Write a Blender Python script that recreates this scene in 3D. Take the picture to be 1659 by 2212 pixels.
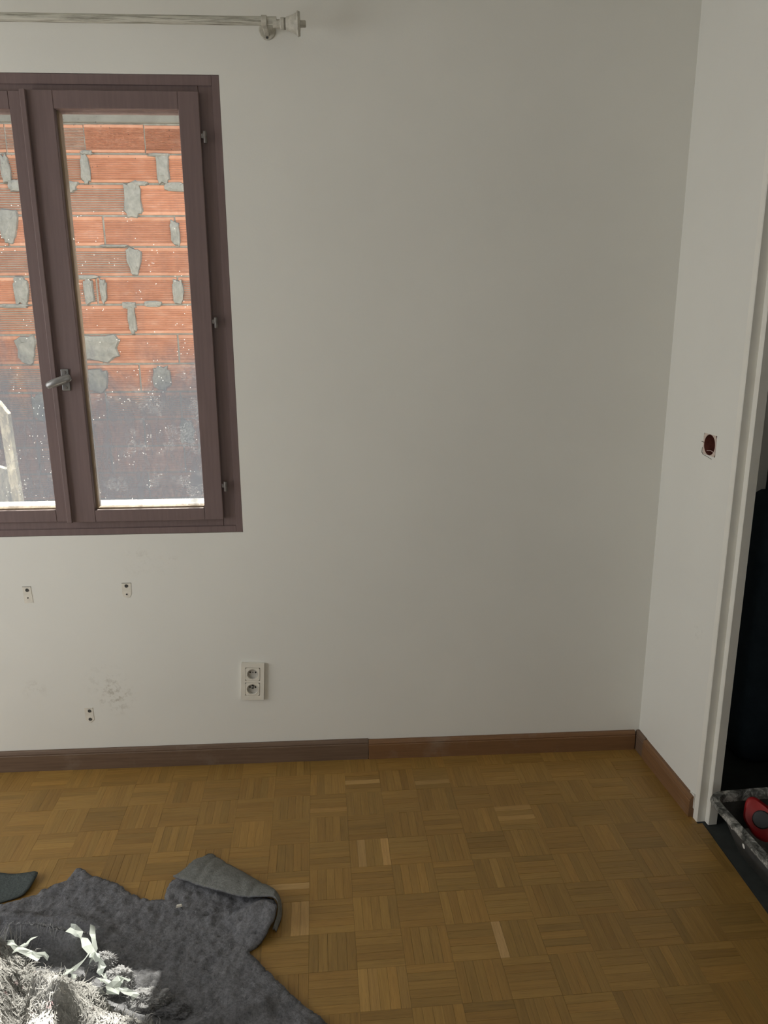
import bpy, bmesh, math, random
import numpy as np
from mathutils import Vector, Matrix, noise as mnoise

random.seed(7); rng = np.random.default_rng(7)
for o in list(bpy.data.objects): bpy.data.objects.remove(o)
S = bpy.context.scene
COL = S.collection

# ------------------------------------------------------------------ camera
cam = bpy.data.cameras.new('camera'); cam_ob = bpy.data.objects.new('camera', cam); COL.objects.link(cam_ob)
fw = Vector((0.05437, 0.96738, -0.24742)); rt = Vector((0.99833, -0.05748, -0.00537)); up = Vector((0.01941, 0.24671, 0.96889))
cam_ob.matrix_world = Matrix(((rt.x, up.x, -fw.x, 0), (rt.y, up.y, -fw.y, 0), (rt.z, up.z, -fw.z, 1.5), (0, 0, 0, 1)))
cam.sensor_fit = 'HORIZONTAL'; cam.sensor_width = 36.0; cam.lens = 1645.4/1659*36
cam.clip_start = 0.05
S.camera = cam_ob

# ------------------------------------------------------------------ world, sun, added area fills, exposure
W = bpy.data.worlds.new('sky'); S.world = W; W.use_nodes = True
nt = W.node_tree; nt.nodes.clear()
out = nt.nodes.new('ShaderNodeOutputWorld'); bg = nt.nodes.new('ShaderNodeBackground')
tc = nt.nodes.new('ShaderNodeTexCoord'); sx = nt.nodes.new('ShaderNodeSeparateXYZ'); rp = nt.nodes.new('ShaderNodeValToRGB')
nt.links.new(tc.outputs['Generated'], sx.inputs[0]); nt.links.new(sx.outputs['Z'], rp.inputs[0])
rp.color_ramp.elements[0].color = (0.92, 0.95, 1.0, 1); rp.color_ramp.elements[1].color = (0.55, 0.72, 1.0, 1)
nt.links.new(rp.outputs[0], bg.inputs[0]); nt.links.new(bg.outputs[0], out.inputs[0])
bg.inputs[1].default_value = 1.2

sun = bpy.data.lights.new('sun', 'SUN'); sun_ob = bpy.data.objects.new('sun', sun); COL.objects.link(sun_ob)
sun.energy = 80.0; sun.angle = math.radians(0.6); sun.color = (1.0, 0.95, 0.86)
sun_ob.rotation_euler = Vector((-0.005, -0.702, -0.711)).to_track_quat('-Z', 'Y').to_euler()
sun_ob.location = (0, 8, 8)

def area(name, loc, aim, sx_, sy_, power, color):
    l = bpy.data.lights.new(name, 'AREA'); l.shape = 'RECTANGLE'; l.size = sx_; l.size_y = sy_; l.energy = power; l.color = color
    o = bpy.data.objects.new(name, l); COL.objects.link(o); o.location = loc
    o.rotation_euler = (Vector(aim)-Vector(loc)).to_track_quat('-Z', 'Y').to_euler(); return o
area('added_fill_left', (-2.85, 1.05, 1.15), (0.6, 1.5, 0.9), 1.7, 1.7, 43.0, (0.98, 0.99, 1.0))  # added lamp standing in for daylight; the left wall has no window
area('added_fill_rear', (0.35, -2.1, 1.5), (0.2, 2.4, 0.9), 1.0, 1.8, 7.0, (1.0, 0.985, 0.94))  # added fill from behind the camera, where the wall is closed

S.view_settings.view_transform = 'Standard'
try: S.view_settings.look = 'None'
except Exception: pass
S.view_settings.gamma = 1.0; S.view_settings.use_curve_mapping = False
S.view_settings.exposure = 0.0
S.cycles.max_bounces = 10; S.cycles.diffuse_bounces = 5; S.cycles.transparent_max_bounces = 12
S.cycles.caustics_reflective = False; S.cycles.caustics_refractive = False
S.cycles.sample_clamp_indirect = 4.0

# ------------------------------------------------------------------ material helpers
class NB:
    def __init__(s, name):
        s.m = bpy.data.materials.new(name); s.m.use_nodes = True; s.t = s.m.node_tree
        s.b = s.t.nodes['Principled BSDF']; s.o = s.t.nodes['Material Output']
    def n(s, typ, **kw):
        x = s.t.nodes.new('ShaderNode'+typ)
        for k, v in kw.items(): setattr(x, k, v)
        return x
    def l(s, a, b): s.t.links.new(a, b)
    def coord(s, kind='Object', scale=(1, 1, 1), add=None):
        c = s.n('TexCoord'); m = s.n('Mapping'); m.inputs['Scale'].default_value = scale
        s.l(c.outputs[kind], m.inputs[0]); return m.outputs[0]
    def noise(s, vec, scale, detail=4, rough=.55, dist=0):
        x = s.n('TexNoise'); x.inputs['Scale'].default_value = scale; x.inputs['Detail'].default_value = detail
        x.inputs['Roughness'].default_value = rough; x.inputs['Distortion'].default_value = dist
        s.l(vec, x.inputs['Vector']); return x.outputs[0]
    def ramp(s, fac, stops):
        r = s.n('ValToRGB'); e = r.color_ramp.elements
        while len(e) < len(stops): e.new(.5)
        for el, (p, c) in zip(e, stops): el.position = p; el.color = (*c, 1) if len(c) == 3 else c
        s.l(fac, r.inputs[0]); return r.outputs[0]
    def mix(s, fac, a, b, typ='MIX'):
        x = s.n('Mix'); x.data_type = 'RGBA'; x.blend_type = typ
        if isinstance(fac, (int, float)): x.inputs[0].default_value = fac
        else: s.l(fac, x.inputs[0])
        for v, i in ((a, 6), (b, 7)):
            if isinstance(v, tuple): x.inputs[i].default_value = (*v, 1) if len(v) == 3 else v
            else: s.l(v, x.inputs[i])
        return x.outputs[2]
    def math(s, op, a, b=None, clamp=False):
        x = s.n('Math'); x.operation = op; x.use_clamp = clamp
        for v, i in ((a, 0), (b, 1)):
            if v is None: continue
            if isinstance(v, (int, float)): x.inputs[i].default_value = v
            else: s.l(v, x.inputs[i])
        return x.outputs[0]
    def bump(s, h, strength=.3, dist=.01):
        x = s.n('Bump'); x.inputs['Strength'].default_value = strength; x.inputs['Distance'].default_value = dist
        s.l(h, x.inputs['Height']); s.l(x.outputs[0], s.b.inputs['Normal']); return x
    def col(s, c):
        if isinstance(c, tuple): s.b.inputs['Base Color'].default_value = (*c, 1)
        else: s.l(c, s.b.inputs['Base Color'])
        return s
    def set(s, rough=.5, metal=0, spec=.5):
        s.b.inputs['Roughness'].default_value = rough; s.b.inputs['Metallic'].default_value = metal
        s.b.inputs['Specular IOR Level'].default_value = spec; return s

def plain(name, c, rough=.5, metal=0, spec=.5, var=.12, scale=30, bump=0, bscale=200):
    n = NB(name); v = n.coord(); f = n.noise(v, scale)
    lo = tuple(max(0, x*(1-var)) for x in c); hi = tuple(min(1, x*(1+var)) for x in c)
    n.col(n.ramp(f, [(.3, lo), (.7, hi)])).set(rough, metal, spec)
    if bump: n.bump(n.noise(v, bscale, 3), bump, .002)
    return n.m

# painted plaster: off-white, faint roller texture, scuffs
def wall_mat(name, c, stains=()):
    n = NB(name); v = n.coord()
    f = n.noise(v, 2.2, 5); base = n.ramp(f, [(.3, tuple(x*.97 for x in c)), (.7, tuple(min(1, x*1.02) for x in c))])
    sp = n.noise(v, 9, 6, .7); spots = n.ramp(sp, [(.70, (0, 0, 0)), (.80, (1, 1, 1))])
    base = n.mix(n.math('MULTIPLY', spots, .10), base, (.45, .42, .36))
    for (x, y, z, r, stren, cc) in stains:
        c_ = n.n('TexCoord'); vm = n.n('VectorMath'); vm.operation = 'DISTANCE'
        vm.inputs[1].default_value = (x, y, z); n.l(c_.outputs['Object'], vm.inputs[0])
        m = n.math('SUBTRACT', 1.0, n.math('DIVIDE', vm.outputs['Value'], r), True)
        nz = n.ramp(n.noise(v, 42, 6, .75, .15), [(.50, (0, 0, 0)), (.62, (1, 1, 1))])
        base = n.mix(n.math('MULTIPLY', n.math('MULTIPLY', m, nz), stren), base, cc)
    n.col(base).set(.62, 0, .35)
    n.bump(n.noise(v, 170, 3, .6), .10, .002); return n.m

M = {}
WALLC = (.735, .728, .680)
M['wall'] = wall_mat('wall_paint', WALLC, [(-.775, 2.387, .262, .075, .75, (.40, .37, .30)), (-.80, 2.387, .31, .09, .45, (.45, .42, .36)),
     (-1.04, 2.387, .30, .05, .4, (.45, .42, .36)), (-.66, 2.387, .745, .06, .35, (.45, .42, .36)), (-.57, 2.387, .73, .05, .3, (.45, .42, .36))])
M['wallR'] = wall_mat('wall_paint_side', WALLC, [(.317, 0, .58, .03, .7, (.42, .40, .36))])
M['plain_wall'] = wall_mat('wall_paint_plain', WALLC)
M['ceiling'] = plain('ceiling_paint', (.78, .77, .72), .8)
M['patch'] = plain('bare_plaster', (.70, .665, .585), .8, var=.10, scale=60)
M['patchpink'] = plain('bare_pinkish_plaster', (.56, .46, .40), .85, var=.18, scale=80)
M['edge'] = plain('painted_recess_shadow', (.36, .35, .31), .9)  # grey for the shadow painted along the bracket marks' top edge
M['crack'] = plain('dark_crack', (.20, .19, .16), .9)
M['trimwhite'] = plain('white_trim_paint', (.76, .745, .685), .45, var=.04, scale=12, bump=.08, bscale=60)
M['frame'] = None
def wood_paint(name, c, c2, rough):
    n = NB(name); v = n.coord(scale=(1, 1, 1)); st = n.coord(scale=(40, 40, 2.0))
    f = n.noise(st, 3, 5, .6); n.col(n.ramp(f, [(.3, c), (.72, c2)])).set(rough, 0, .4)
    n.bump(f, .12, .002); return n.m
M['frame'] = wood_paint('dark_brown_window_paint', (.140, .098, .094), (.175, .122, .118), .5)
M['bead'] = wood_paint('weathered_glazing_bead', (.22, .16, .11), (.34, .26, .17), .6)
def base_wood(name, c, c2):
    n = NB(name); st = n.coord(scale=(2.5, 60, 60)); f = n.noise(st, 2.2, 6, .65)
    v = n.coord(); w = n.noise(v, 5, 5, .7)
    cc = n.mix(n.math('MULTIPLY', n.ramp(w, [(.55, (0, 0, 0)), (.75, (1, 1, 1))]), .35), n.ramp(f, [(.28, c), (.72, c2)]), (.30, .25, .20))
    n.col(cc).set(.5, 0, .4); n.bump(f, .15, .002); return n.m
M['baseL'] = base_wood('worn_brown_baseboard', (.105, .066, .044), (.165, .108, .072))
M['baseR'] = base_wood('orange_brown_baseboard', (.150, .076, .034), (.215, .112, .050))
def parquet(name, obj):
    n = NB(name); uv = n.n('UVMap'); uv.uv_map = 'UVMap'
    vec = uv.outputs[0]
    oi = n.n('ObjectInfo')
    if obj:
        a = n.n('VectorMath'); a.operation = 'ADD'; cb = n.n('CombineXYZ')
        r = n.math('MULTIPLY', oi.outputs['Random'], 37.0); n.l(r, cb.inputs[0]); n.l(n.math('MULTIPLY', r, 1.7), cb.inputs[1])
        n.l(vec, a.inputs[0]); n.l(cb.outputs[0], a.inputs[1]); vec = a.outputs[0]
        colr = oi.outputs['Color']
    else:
        at = n.n('Attribute'); at.attribute_name = 'Col'; colr = at.outputs['Color']
    def mp(sc):
        m = n.n('Mapping'); m.inputs['Scale'].default_value = sc; n.l(vec, m.inputs[0]); return m.outputs[0]
    g = n.noise(mp((9, 150, 1)), 1.0, 5, .6, .3)
    gr = n.ramp(g, [(.28, (.80, .78, .75)), (.62, (1.04, 1.04, 1.04))])
    c = n.mix(1.0, colr, gr, 'MULTIPLY')
    p = n.noise(mp((26, 700, 1)), 1.0, 2, .5)
    pores = n.ramp(p, [(.30, (1, 1, 1)), (.40, (0, 0, 0))])
    c = n.mix(n.math('MULTIPLY', pores, .42), c, (.09, .05, .02))
    n.col(c).set(.40, 0, .42)
    rr = n.ramp(n.noise(n.coord(), 6, 4), [(.3, (.36,)*3), (.7, (.50,)*3)]); n.l(rr, n.b.inputs['Roughness'])
    n.bump(n.math('SUBTRACT', g, n.math('MULTIPLY', pores, .6)), .12, .001); return n.m
M['parqO'] = parquet('parquet_oak', True); M['parqS'] = parquet('parquet_oak_field', False)
M['subfloor'] = plain('dark_joint_bed', (.045, .028, .014), .9)
M['white'] = plain('ivory_plastic', (.72, .69, .61), .38, var=.03)
M['socket'] = plain('grey_socket_well', (.50, .48, .44), .45, var=.05)
M['dark'] = plain('dark_hole', (.012, .011, .010), .9)
M['plug'] = plain('grey_wall_plug', (.055, .055, .05), .7)
M['metal'] = plain('dull_metal', (.32, .31, .29), .42, .85)
M['hinge'] = plain('painted_hinge_metal', (.15, .135, .125), .5, .3)
M['handle'] = plain('grey_aluminium_handle', (.26, .255, .25), .32, .55, var=.05)
def rod_mat():
    n = NB('distressed_white_rod_paint'); st = n.coord(scale=(3, 60, 60)); f = n.noise(st, 3, 6, .7)
    n.col(n.ramp(f, [(.36, (.20, .19, .155)), (.55, (.52, .51, .44)), (.75, (.60, .59, .52))])).set(.5, 0, .4); return n.m
M['rod'] = rod_mat()
def cloud(name, c, c2, sc=60, rough=.6, bump=.4, spec=.3):
    n = NB(name); v = n.coord(); f = n.noise(v, sc, 6, .7); n.col(n.ramp(f, [(.3, c), (.7, c2)])).set(rough, 0, spec)
    n.bump(n.noise(v, sc*4, 4, .7), bump, .004); return n.m
M['finial'] = cloud('distressed_white_finial', (.34, .32, .27), (.58, .56, .49), 55, .5, .1)
M['box'] = cloud('terracotta_red_box', (.10, .030, .022), (.19, .060, .042), 90, .6, .2)
M['boxdark'] = plain('box_inner_dark', (.022, .016, .018), .7)
M['wire'] = plain('bare_wire', (.62, .60, .58), .35, .6)
M['wirepink'] = plain('pale_wire', (.50, .38, .34), .5)
def felt(name, a, b, fleck=.5):
    n = NB(name); v = n.coord(); f = n.noise(v, 26, 8, .72, .4); f2 = n.noise(v, 150, 5, .75)
    c = n.mix(.5, n.ramp(f, [(.32, a), (.70, b)]), n.ramp(f2, [(.28, tuple(x*.45 for x in a)), (.75, tuple(x*1.35 for x in b))]))
    vo = n.n('TexVoronoi'); vo.inputs['Scale'].default_value = 75; n.l(v, vo.inputs['Vector'])
    k = n.math('LESS_THAN', vo.outputs['Distance'], .07)
    sel = n.math('GREATER_THAN', n.noise(v, 31, 2), .60)
    c = n.mix(n.math('MULTIPLY', n.math('MULTIPLY', k, sel), fleck), c, (.55, .55, .55))
    n.col(c).set(.95, 0, .15)
    h = n.math('ADD', n.math('MULTIPLY', f, 1.0), n.math('MULTIPLY', f2, .5)); n.bump(h, .9, .012); return n.m
M['felt'] = felt('grey_felt', (.105, .106, .117), (.300, .301, .318))
M['feltback'] = felt('pale_felt_backing', (.21, .215, .205), (.275, .28, .265), .1)
M['mat'] = felt('dark_green_grey_mat', (.085, .10, .10), (.12, .14, .138), .25)
def fluff():
    n = NB('off_white_fluff'); v = n.coord(); f = n.noise(v, 38, 7, .75, .6)
    c = n.ramp(f, [(.28, (.42, .42, .42)), (.42, (.66, .65, .63)), (.7, (.82, .80, .77))])
    pk = n.ramp(n.noise(v, 30, 3), [(.66, (0, 0, 0)), (.72, (1, 1, 1))]); c = n.mix(n.math('MULTIPLY', pk, .5), c, (.65, .25, .28))
    v2 = n.coord(); m = n.n('Mapping'); m.inputs['Location'].default_value = (5, 3, 1); n.l(v2, m.inputs[0])
    gk = n.ramp(n.noise(m.outputs[0], 26, 3), [(.68, (0, 0, 0)), (.74, (1, 1, 1))]); c = n.mix(n.math('MULTIPLY', gk, .4), c, (.45, .58, .50))
    n.col(c).set(.95, 0, .1); n.bump(n.noise(v, 190, 5, .75), 1.0, .012); return n.m
M['fluff'] = fluff()
M['fluffgrey'] = felt('grey_fluff', (.34, .34, .355), (.56, .56, .57), .4)
def translucent(name, c, rough=.4):
    n = NB(name); v = n.coord(); f = n.noise(v, 50, 4)
    n.col(n.ramp(f, [(.3, tuple(x*.85 for x in c)), (.7, c)])).set(rough, 0, .4)
    tr = n.n('BsdfTranslucent'); tr.inputs[0].default_value = (*c, 1); mx = n.n('MixShader'); mx.inputs[0].default_value = .4
    n.l(n.b.outputs[0], mx.inputs[1]); n.l(tr.outputs[0], mx.inputs[2]); n.l(mx.outputs[0], n.o.inputs[0]); return n.m
M['shred'] = translucent('pale_plastic_film', (.66, .71, .67))
# dusty window glass: clear, with a coat of dust and splashes that thickens towards the bottom of the pane
def glass(dusty=True):
    n = NB('dusty_glass' if dusty else 'clear_glass'); n.t.nodes.remove(n.b)
    c = n.n('TexCoord'); s = n.n('SeparateXYZ'); n.l(c.outputs['Object'], s.inputs[0])
    v = c.outputs['Object']
    big = n.noise(v, 5.5, 6, .65, .8)
    z = n.math('ADD', s.outputs['Z'], n.math('MULTIPLY', n.math('SUBTRACT', big, .5), .55))
    g = n.ramp(z, [(0.0, (0, 0, 0)), (1.0, (1, 1, 1))])
    mr = n.n('MapRange'); mr.inputs['From Min'].default_value = 1.52; mr.inputs['From Max'].default_value = 1.18
    mr.inputs['To Min'].default_value = .05; mr.inputs['To Max'].default_value = .87; mr.interpolation_type = 'SMOOTHSTEP'
    n.l(z, mr.inputs['Value'])
    m2 = n.n('Mapping'); m2.inputs['Scale'].default_value = (48, 48, 20); n.l(v, m2.inputs[0])
    smear = n.ramp(n.noise(m2.outputs[0], 1, 7, .72, .5), [(.22, (.84,)*3), (.5, (1.0,)*3), (.78, (1.09,)*3)])
    d = n.math('MULTIPLY', mr.outputs[0], smear)
    m3 = n.n('Mapping'); m3.inputs['Scale'].default_value = (9, 9, 1.6); n.l(v, m3.inputs[0])
    streak = n.ramp(n.noise(m3.outputs[0], 1.6, 6, .7), [(.52, (0, 0, 0)), (.75, (.28,)*3)])
    d = n.math('ADD', d, n.math('MULTIPLY', streak, .55))
    vo = n.n('TexVoronoi'); vo.voronoi_dimensions = '2D'; vo.inputs['Scale'].default_value = 55
    xz = n.n('CombineXYZ'); n.l(s.outputs['X'], xz.inputs[0]); n.l(s.outputs['Z'], xz.inputs[1]); n.l(xz.outputs[0], vo.inputs['Vector'])
    spot = n.math('MULTIPLY', n.math('LESS_THAN', vo.outputs['Distance'], .07), n.math('GREATER_THAN', n.noise(v, 23, 2), .585))
    d = n.math('ADD', d, n.math('MULTIPLY', spot, .8))
    m4 = n.n('Mapping'); m4.inputs['Scale'].default_value = (30, 30, 60); n.l(v, m4.inputs[0])
    wv = n.noise(m4.outputs[0], 1.2, 2, .4, 3.5)
    hair = n.math('MULTIPLY', n.ramp(wv, [(.484, (0, 0, 0)), (.5, (1, 1, 1)), (.516, (0, 0, 0))]), n.math('GREATER_THAN', n.noise(v, 13, 3), .57))
    d = n.math('ADD', d, n.math('MULTIPLY', hair, n.math('ADD', n.math('MULTIPLY', mr.outputs[0], .45), .04)), True)
    d = n.math('MINIMUM', d, .96)
    tp = n.n('BsdfTransparent'); tp.inputs[0].default_value = (.97, .98, .97, 1)
    gl = n.n('BsdfGlossy'); gl.inputs['Roughness'].default_value = .03
    fr = n.n('Fresnel'); fr.inputs[0].default_value = 1.45
    ge = n.n('NewGeometry'); clear = n.n('MixShader'); n.l(n.math('MULTIPLY', fr.outputs[0], n.math('SUBTRACT', 1.0, ge.outputs['Backfacing'])), clear.inputs[0]); n.l(tp.outputs[0], clear.inputs[1]); n.l(gl.outputs[0], clear.inputs[2])
    tl = n.n('BsdfTranslucent'); n.l(n.mix(n.math('MAXIMUM', spot, n.math('MULTIPLY', hair, .55)), (.0185, .0205, .0242), (.13, .13, .125)), tl.inputs[0])
    df = n.n('BsdfDiffuse'); df.inputs[0].default_value = (.08, .08, .082, 1)
    dust = n.n('MixShader'); dust.inputs[0].default_value = .35; n.l(tl.outputs[0], dust.inputs[1]); n.l(df.outputs[0], dust.inputs[2])
    if not dusty: n.l(clear.outputs[0], n.o.inputs[0]); return n.m
    mx = n.n('MixShader'); n.l(d, mx.inputs[0]); n.l(clear.outputs[0], mx.inputs[1]); n.l(dust.outputs[0], mx.inputs[2])
    n.l(mx.outputs[0], n.o.inputs[0]); return n.m
M['glass'] = glass(); M['glassclear'] = glass(False)
def brick():
    n = NB('terracotta_block'); v = n.coord('Object'); oi = n.n('ObjectInfo')
    a = n.n('VectorMath'); a.operation = 'ADD'; n.l(v, a.inputs[0]); cb = n.n('CombineXYZ'); n.l(n.math('MULTIPLY', oi.outputs['Random'], 40), cb.inputs[0]); n.l(cb.outputs[0], a.inputs[1])
    f = n.noise(a.outputs[0], 4, 6, .65); c = n.ramp(f, [(.28, (.40, .190, .120)), (.55, (.47, .245, .165)), (.75, (.53, .33, .25))])
    t = n.ramp(oi.outputs['Random'], [(0, (.86, .84, .84)), (1, (1.12, 1.12, 1.10))]); c = n.mix(1.0, c, t, 'MULTIPLY')
    sm = n.ramp(n.noise(a.outputs[0], 9, 6, .75), [(.60, (0, 0, 0)), (.72, (1, 1, 1))]); c = n.mix(n.math('MULTIPLY', sm, .35), c, (.50, .46, .41))
    n.col(c).set(.85, 0, .2); n.bump(n.noise(a.outputs[0], 60, 4), .12, .002); return n.m
M['brick'] = brick()
M['mortar'] = cloud('grey_mortar', (.20, .20, .185), (.32, .315, .29), 22, .95, .6, .1)
M['beam'] = cloud('grey_beam_concrete', (.15, .145, .13), (.20, .195, .175), 8, .95, .3, .1)
M['concrete'] = cloud('grey_concrete', (.36, .355, .33), (.50, .49, .45), 8, .95, .3, .1)
M['render'] = cloud('pale_render', (.60, .58, .53), (.70, .68, .62), 10, .95, .3, .1)
M['facade'] = cloud('grey_facade_render', (.26, .25, .23), (.34, .33, .30), 9, .95, .3, .1)
M['sill'] = cloud('pale_sill', (.70, .68, .63), (.80, .78, .74), 14, .8, .2, .2)
M['soil'] = cloud('alley_ground', (.22, .20, .17), (.36, .33, .28), 5, 1, .5, .1)
M['plank'] = cloud('cream_painted_board', (.72, .67, .54), (.82, .77, .63), 12, .6, .1)
M['closet'] = cloud('closet_grey_panel', (.085, .085, .08), (.11, .11, .105), 4, .7, .05)
M['closetdark'] = cloud('dark_screed', (.030, .034, .032), (.050, .056, .053), 12, .9, .3)
M['navy'] = cloud('navy_cloth', (.020, .034, .048), (.034, .050, .068), 14, .85, .25)
M['greycloth'] = cloud('grey_cloth', (.10, .10, .09), (.14, .14, .125), 30, .85, .3)
M['tub'] = cloud('black_rubber_tub', (.030, .031, .028), (.060, .060, .054), 40, .6, .3)
def rimm():
    n = NB('plaster_smeared_rim'); v = n.coord(); f = n.noise(v, 28, 7, .75, .8)
    n.col(n.ramp(f, [(.40, (.045, .047, .042)), (.52, (.18, .18, .165)), (.60, (.46, .45, .42))])).set(.8, 0, .3); n.bump(f, .8, .01); return n.m
M['rim'] = rimm()
M['plaster'] = cloud('dried_plaster_inner_light', (.22, .215, .19), (.36, .35, .31), 30, .95, .6)  # residue colour; its paleness also paints light onto the tub's inner wall
M['red'] = plain('red_plastic', (.26, .008, .010), .4, var=.08)
M['black'] = plain('black_plastic', (.012, .014, .016), .5)

# ------------------------------------------------------------------ mesh helpers
def link(name, me, mat, parent=None):
    o = bpy.data.objects.new(name, me); COL.objects.link(o)
    if mat is not None and not me.materials:
        for m in (mat if isinstance(mat, (list, tuple)) else [mat]): me.materials.append(M[m] if isinstance(m, str) else m)
    if parent is not None: o.parent = parent
    return o
def from_py(name, v, f, mat, parent=None, smooth=False):
    me = bpy.data.meshes.new(name); me.from_pydata([tuple(x) for x in v], [], f); me.update()
    if smooth: me.polygons.foreach_set('use_smooth', [True]*len(me.polygons))
    return link(name, me, mat, parent)
def tag(o, label, cat, group=None):
    o['label'] = label; o['category'] = cat
    if group: o['group'] = group
    return o
def empty(name, loc=(0, 0, 0), rot=(0, 0, 0), parent=None):
    o = bpy.data.objects.new(name, None); COL.objects.link(o); o.location = loc; o.rotation_euler = rot; o.empty_display_size = .05
    if parent is not None: o.parent = parent
    return o
class MB:
    def __init__(s): s.bm = bmesh.new()
    def box(s, x0, x1, y0, y1, z0, z1, bev=0.0, seg=1):
        r = bmesh.ops.create_cube(s.bm, size=1.0); vs = r['verts']
        for v in vs: v.co = Vector(((x0+x1)/2+v.co.x*(x1-x0), (y0+y1)/2+v.co.y*(y1-y0), (z0+z1)/2+v.co.z*(z1-z0)))
        if bev > 0:
            es = {e for v in vs for e in v.link_edges}
            bmesh.ops.bevel(s.bm, geom=list(es), offset=bev, segments=seg, affect='EDGES', profile=.5)
        return s
    def prism(s, pts, axis, a, b):
        """outline pts (2D) extruded along axis ('x','y','z') from a to b"""
        def mk(p, t):
            return {'x': (t, p[0], p[1]), 'y': (p[0], t, p[1]), 'z': (p[0], p[1], t)}[axis]
        A = [s.bm.verts.new(mk(p, a)) for p in pts]; B = [s.bm.verts.new(mk(p, b)) for p in pts]
        n = len(pts); s.bm.faces.new(A[::-1]); s.bm.faces.new(B)
        for i in range(n): s.bm.faces.new((A[i], A[(i+1) % n], B[(i+1) % n], B[i]))
        return s
    def lathe(s, prof, mat4, seg=24, cap=True):
        """prof: (radius, height) along local z"""
        rings = []
        for r, h in prof:
            rings.append([s.bm.verts.new(mat4 @ Vector((r*math.cos(2*math.pi*k/seg), r*math.sin(2*math.pi*k/seg), h))) for k in range(seg)])
        for a, b in zip(rings, rings[1:]):
            for k in range(seg): s.bm.faces.new((a[k], a[(k+1) % seg], b[(k+1) % seg], b[k]))
        if cap: s.bm.faces.new(rings[0][::-1]); s.bm.faces.new(rings[-1])
        return s
    def tube(s, pts, r, seg=8):
        pts = [Vector(p) for p in pts]; rings = []
        for i, p in enumerate(pts):
            t = (pts[min(i+1, len(pts)-1)]-pts[max(i-1, 0)]).normalized()
            a = t.orthogonal().normalized() if i == 0 else (a - t*a.dot(t)).normalized()
            b = t.cross(a); rr = r[i] if isinstance(r, (list, tuple)) else r
            rings.append([s.bm.verts.new(p+(a*math.cos(2*math.pi*k/seg)+b*math.sin(2*math.pi*k/seg))*rr) for k in range(seg)])
        for A, B in zip(rings, rings[1:]):
            for k in range(seg): s.bm.faces.new((A[k], A[(k+1) % seg], B[(k+1) % seg], B[k]))
        s.bm.faces.new(rings[0][::-1]); s.bm.faces.new(rings[-1]); return s
    def build(s, name, mat, parent=None, smooth=False, kind=None):
        bmesh.ops.recalc_face_normals(s.bm, faces=s.bm.faces[:])
        me = bpy.data.meshes.new(name); s.bm.to_mesh(me); s.bm.free()
        if smooth:
            me.polygons.foreach_set('use_smooth', [True]*len(me.polygons))
            try: me.set_sharp_from_angle(angle=math.radians(40))
            except Exception: pass
        o = link(name, me, mat, parent)
        if kind: o['kind'] = kind
        return o
def ring_y(mb, x0, x1, z0, z1, wl, wr, wb, wt, y0, y1, bev=.002):
    """rectangular frame in the xz plane: stiles full height, rails between"""
    mb.box(x0, x0+wl, y0, y1, z0, z1, bev); mb.box(x1-wr, x1, y0, y1, z0, z1, bev)
    mb.box(x0+wl, x1-wr, y0, y1, z0, z0+wb, bev); mb.box(x0+wl, x1-wr, y0, y1, z1-wt, z1, bev)
    return mb
AY = Matrix.Rotation(math.pi/2, 4, 'X')            # local z -> -y (towards the room)
def at_y(x, y, z): return Matrix.Translation((x, y, z)) @ AY
def fbm(x, y, s, o=4, seed=0.0):
    return np.array([mnoise.fractal((a*s+seed, b*s-seed, seed*.7), 0.6, 2.0, o) for a, b in zip(np.ravel(x), np.ravel(y))]).reshape(np.shape(x))

# ------------------------------------------------------------------ room shell
D = 2.387                                            # inner face of the window wall
TH = .31
WX0, WX1, WZ0, WZ1 = -1.362, -.3215, .8315, 2.1595   # window opening
def holed_wall(name, x0, x1, z0, z1, y0, y1, hx0, hx1, hz0, hz1, mat, parent=None):
    v = []; f = []
    for y in (y0, y1):
        for (a, b) in ((x0, z0), (x1, z0), (x1, z1), (x0, z1), (hx0, hz0), (hx1, hz0), (hx1, hz1), (hx0, hz1)): v.append((a, y, b))
    for i in range(4):
        j = (i+1) % 4
        f.append((i, j, 4+j, 4+i)); f.append((8+j, 8+i, 12+i, 12+j))
        f.append((4+i, 4+j, 12+j, 12+i)); f.append((j, i, 8+i, 8+j))
    return from_py(name, v, f, mat, parent)
wb = holed_wall('wall_back', -3.0, 1.40, -.25, 2.62, D, D+TH, WX0, WX1, WZ0, WZ1, ['wall', 'facade']); wb['kind'] = 'structure'
for p_ in wb.data.polygons: p_.material_index = 1 if p_.normal.y > .5 else 0
# right wall: a thin partition, its own frame: local x runs from the corner towards the camera, -y faces the room
AL = .055
RW = Matrix.Translation((1.042, D, 0)) @ Matrix.Rotation(-(math.pi/2-AL), 4, 'Z')
wr = holed_wall('wall_right', 0, .404, 0, 2.5, 0, .05, .2405, .3105, 1.1095, 1.1705, 'wallR'); wr.matrix_world = RW; wr['kind'] = 'structure'
MB().box(1.45, 4.6, 0, .05, 0, 2.5).build('wall_right', 'plain_wall', kind='structure').matrix_world = RW
MB().box(-3.1, -3.0, -2.3, D, 0, 2.5).build('wall_left', 'plain_wall', kind='structure')
MB().box(-3.1, 1.45, -2.3, -2.2, 0, 2.5).build('wall_front', 'plain_wall', kind='structure')
MB().box(-3.1, 2.4, -2.3, D+TH+.02, 2.5, 2.62).build('ceiling', 'ceiling', kind='structure')
# closet beyond the doorway
MB().box(1.40, 2.4, 2.85, 2.95, -.02, 2.5).build('wall_closet_back', 'closet', kind='structure')
MB().box(2.3, 2.4, -.6, 2.85, -.02, 2.5).build('wall_closet_side', 'closet', kind='structure')
MB().box(1.25, 2.4, -.7, -.6, -.02, 2.5).build('wall_closet_near', 'closet', kind='structure')

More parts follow.
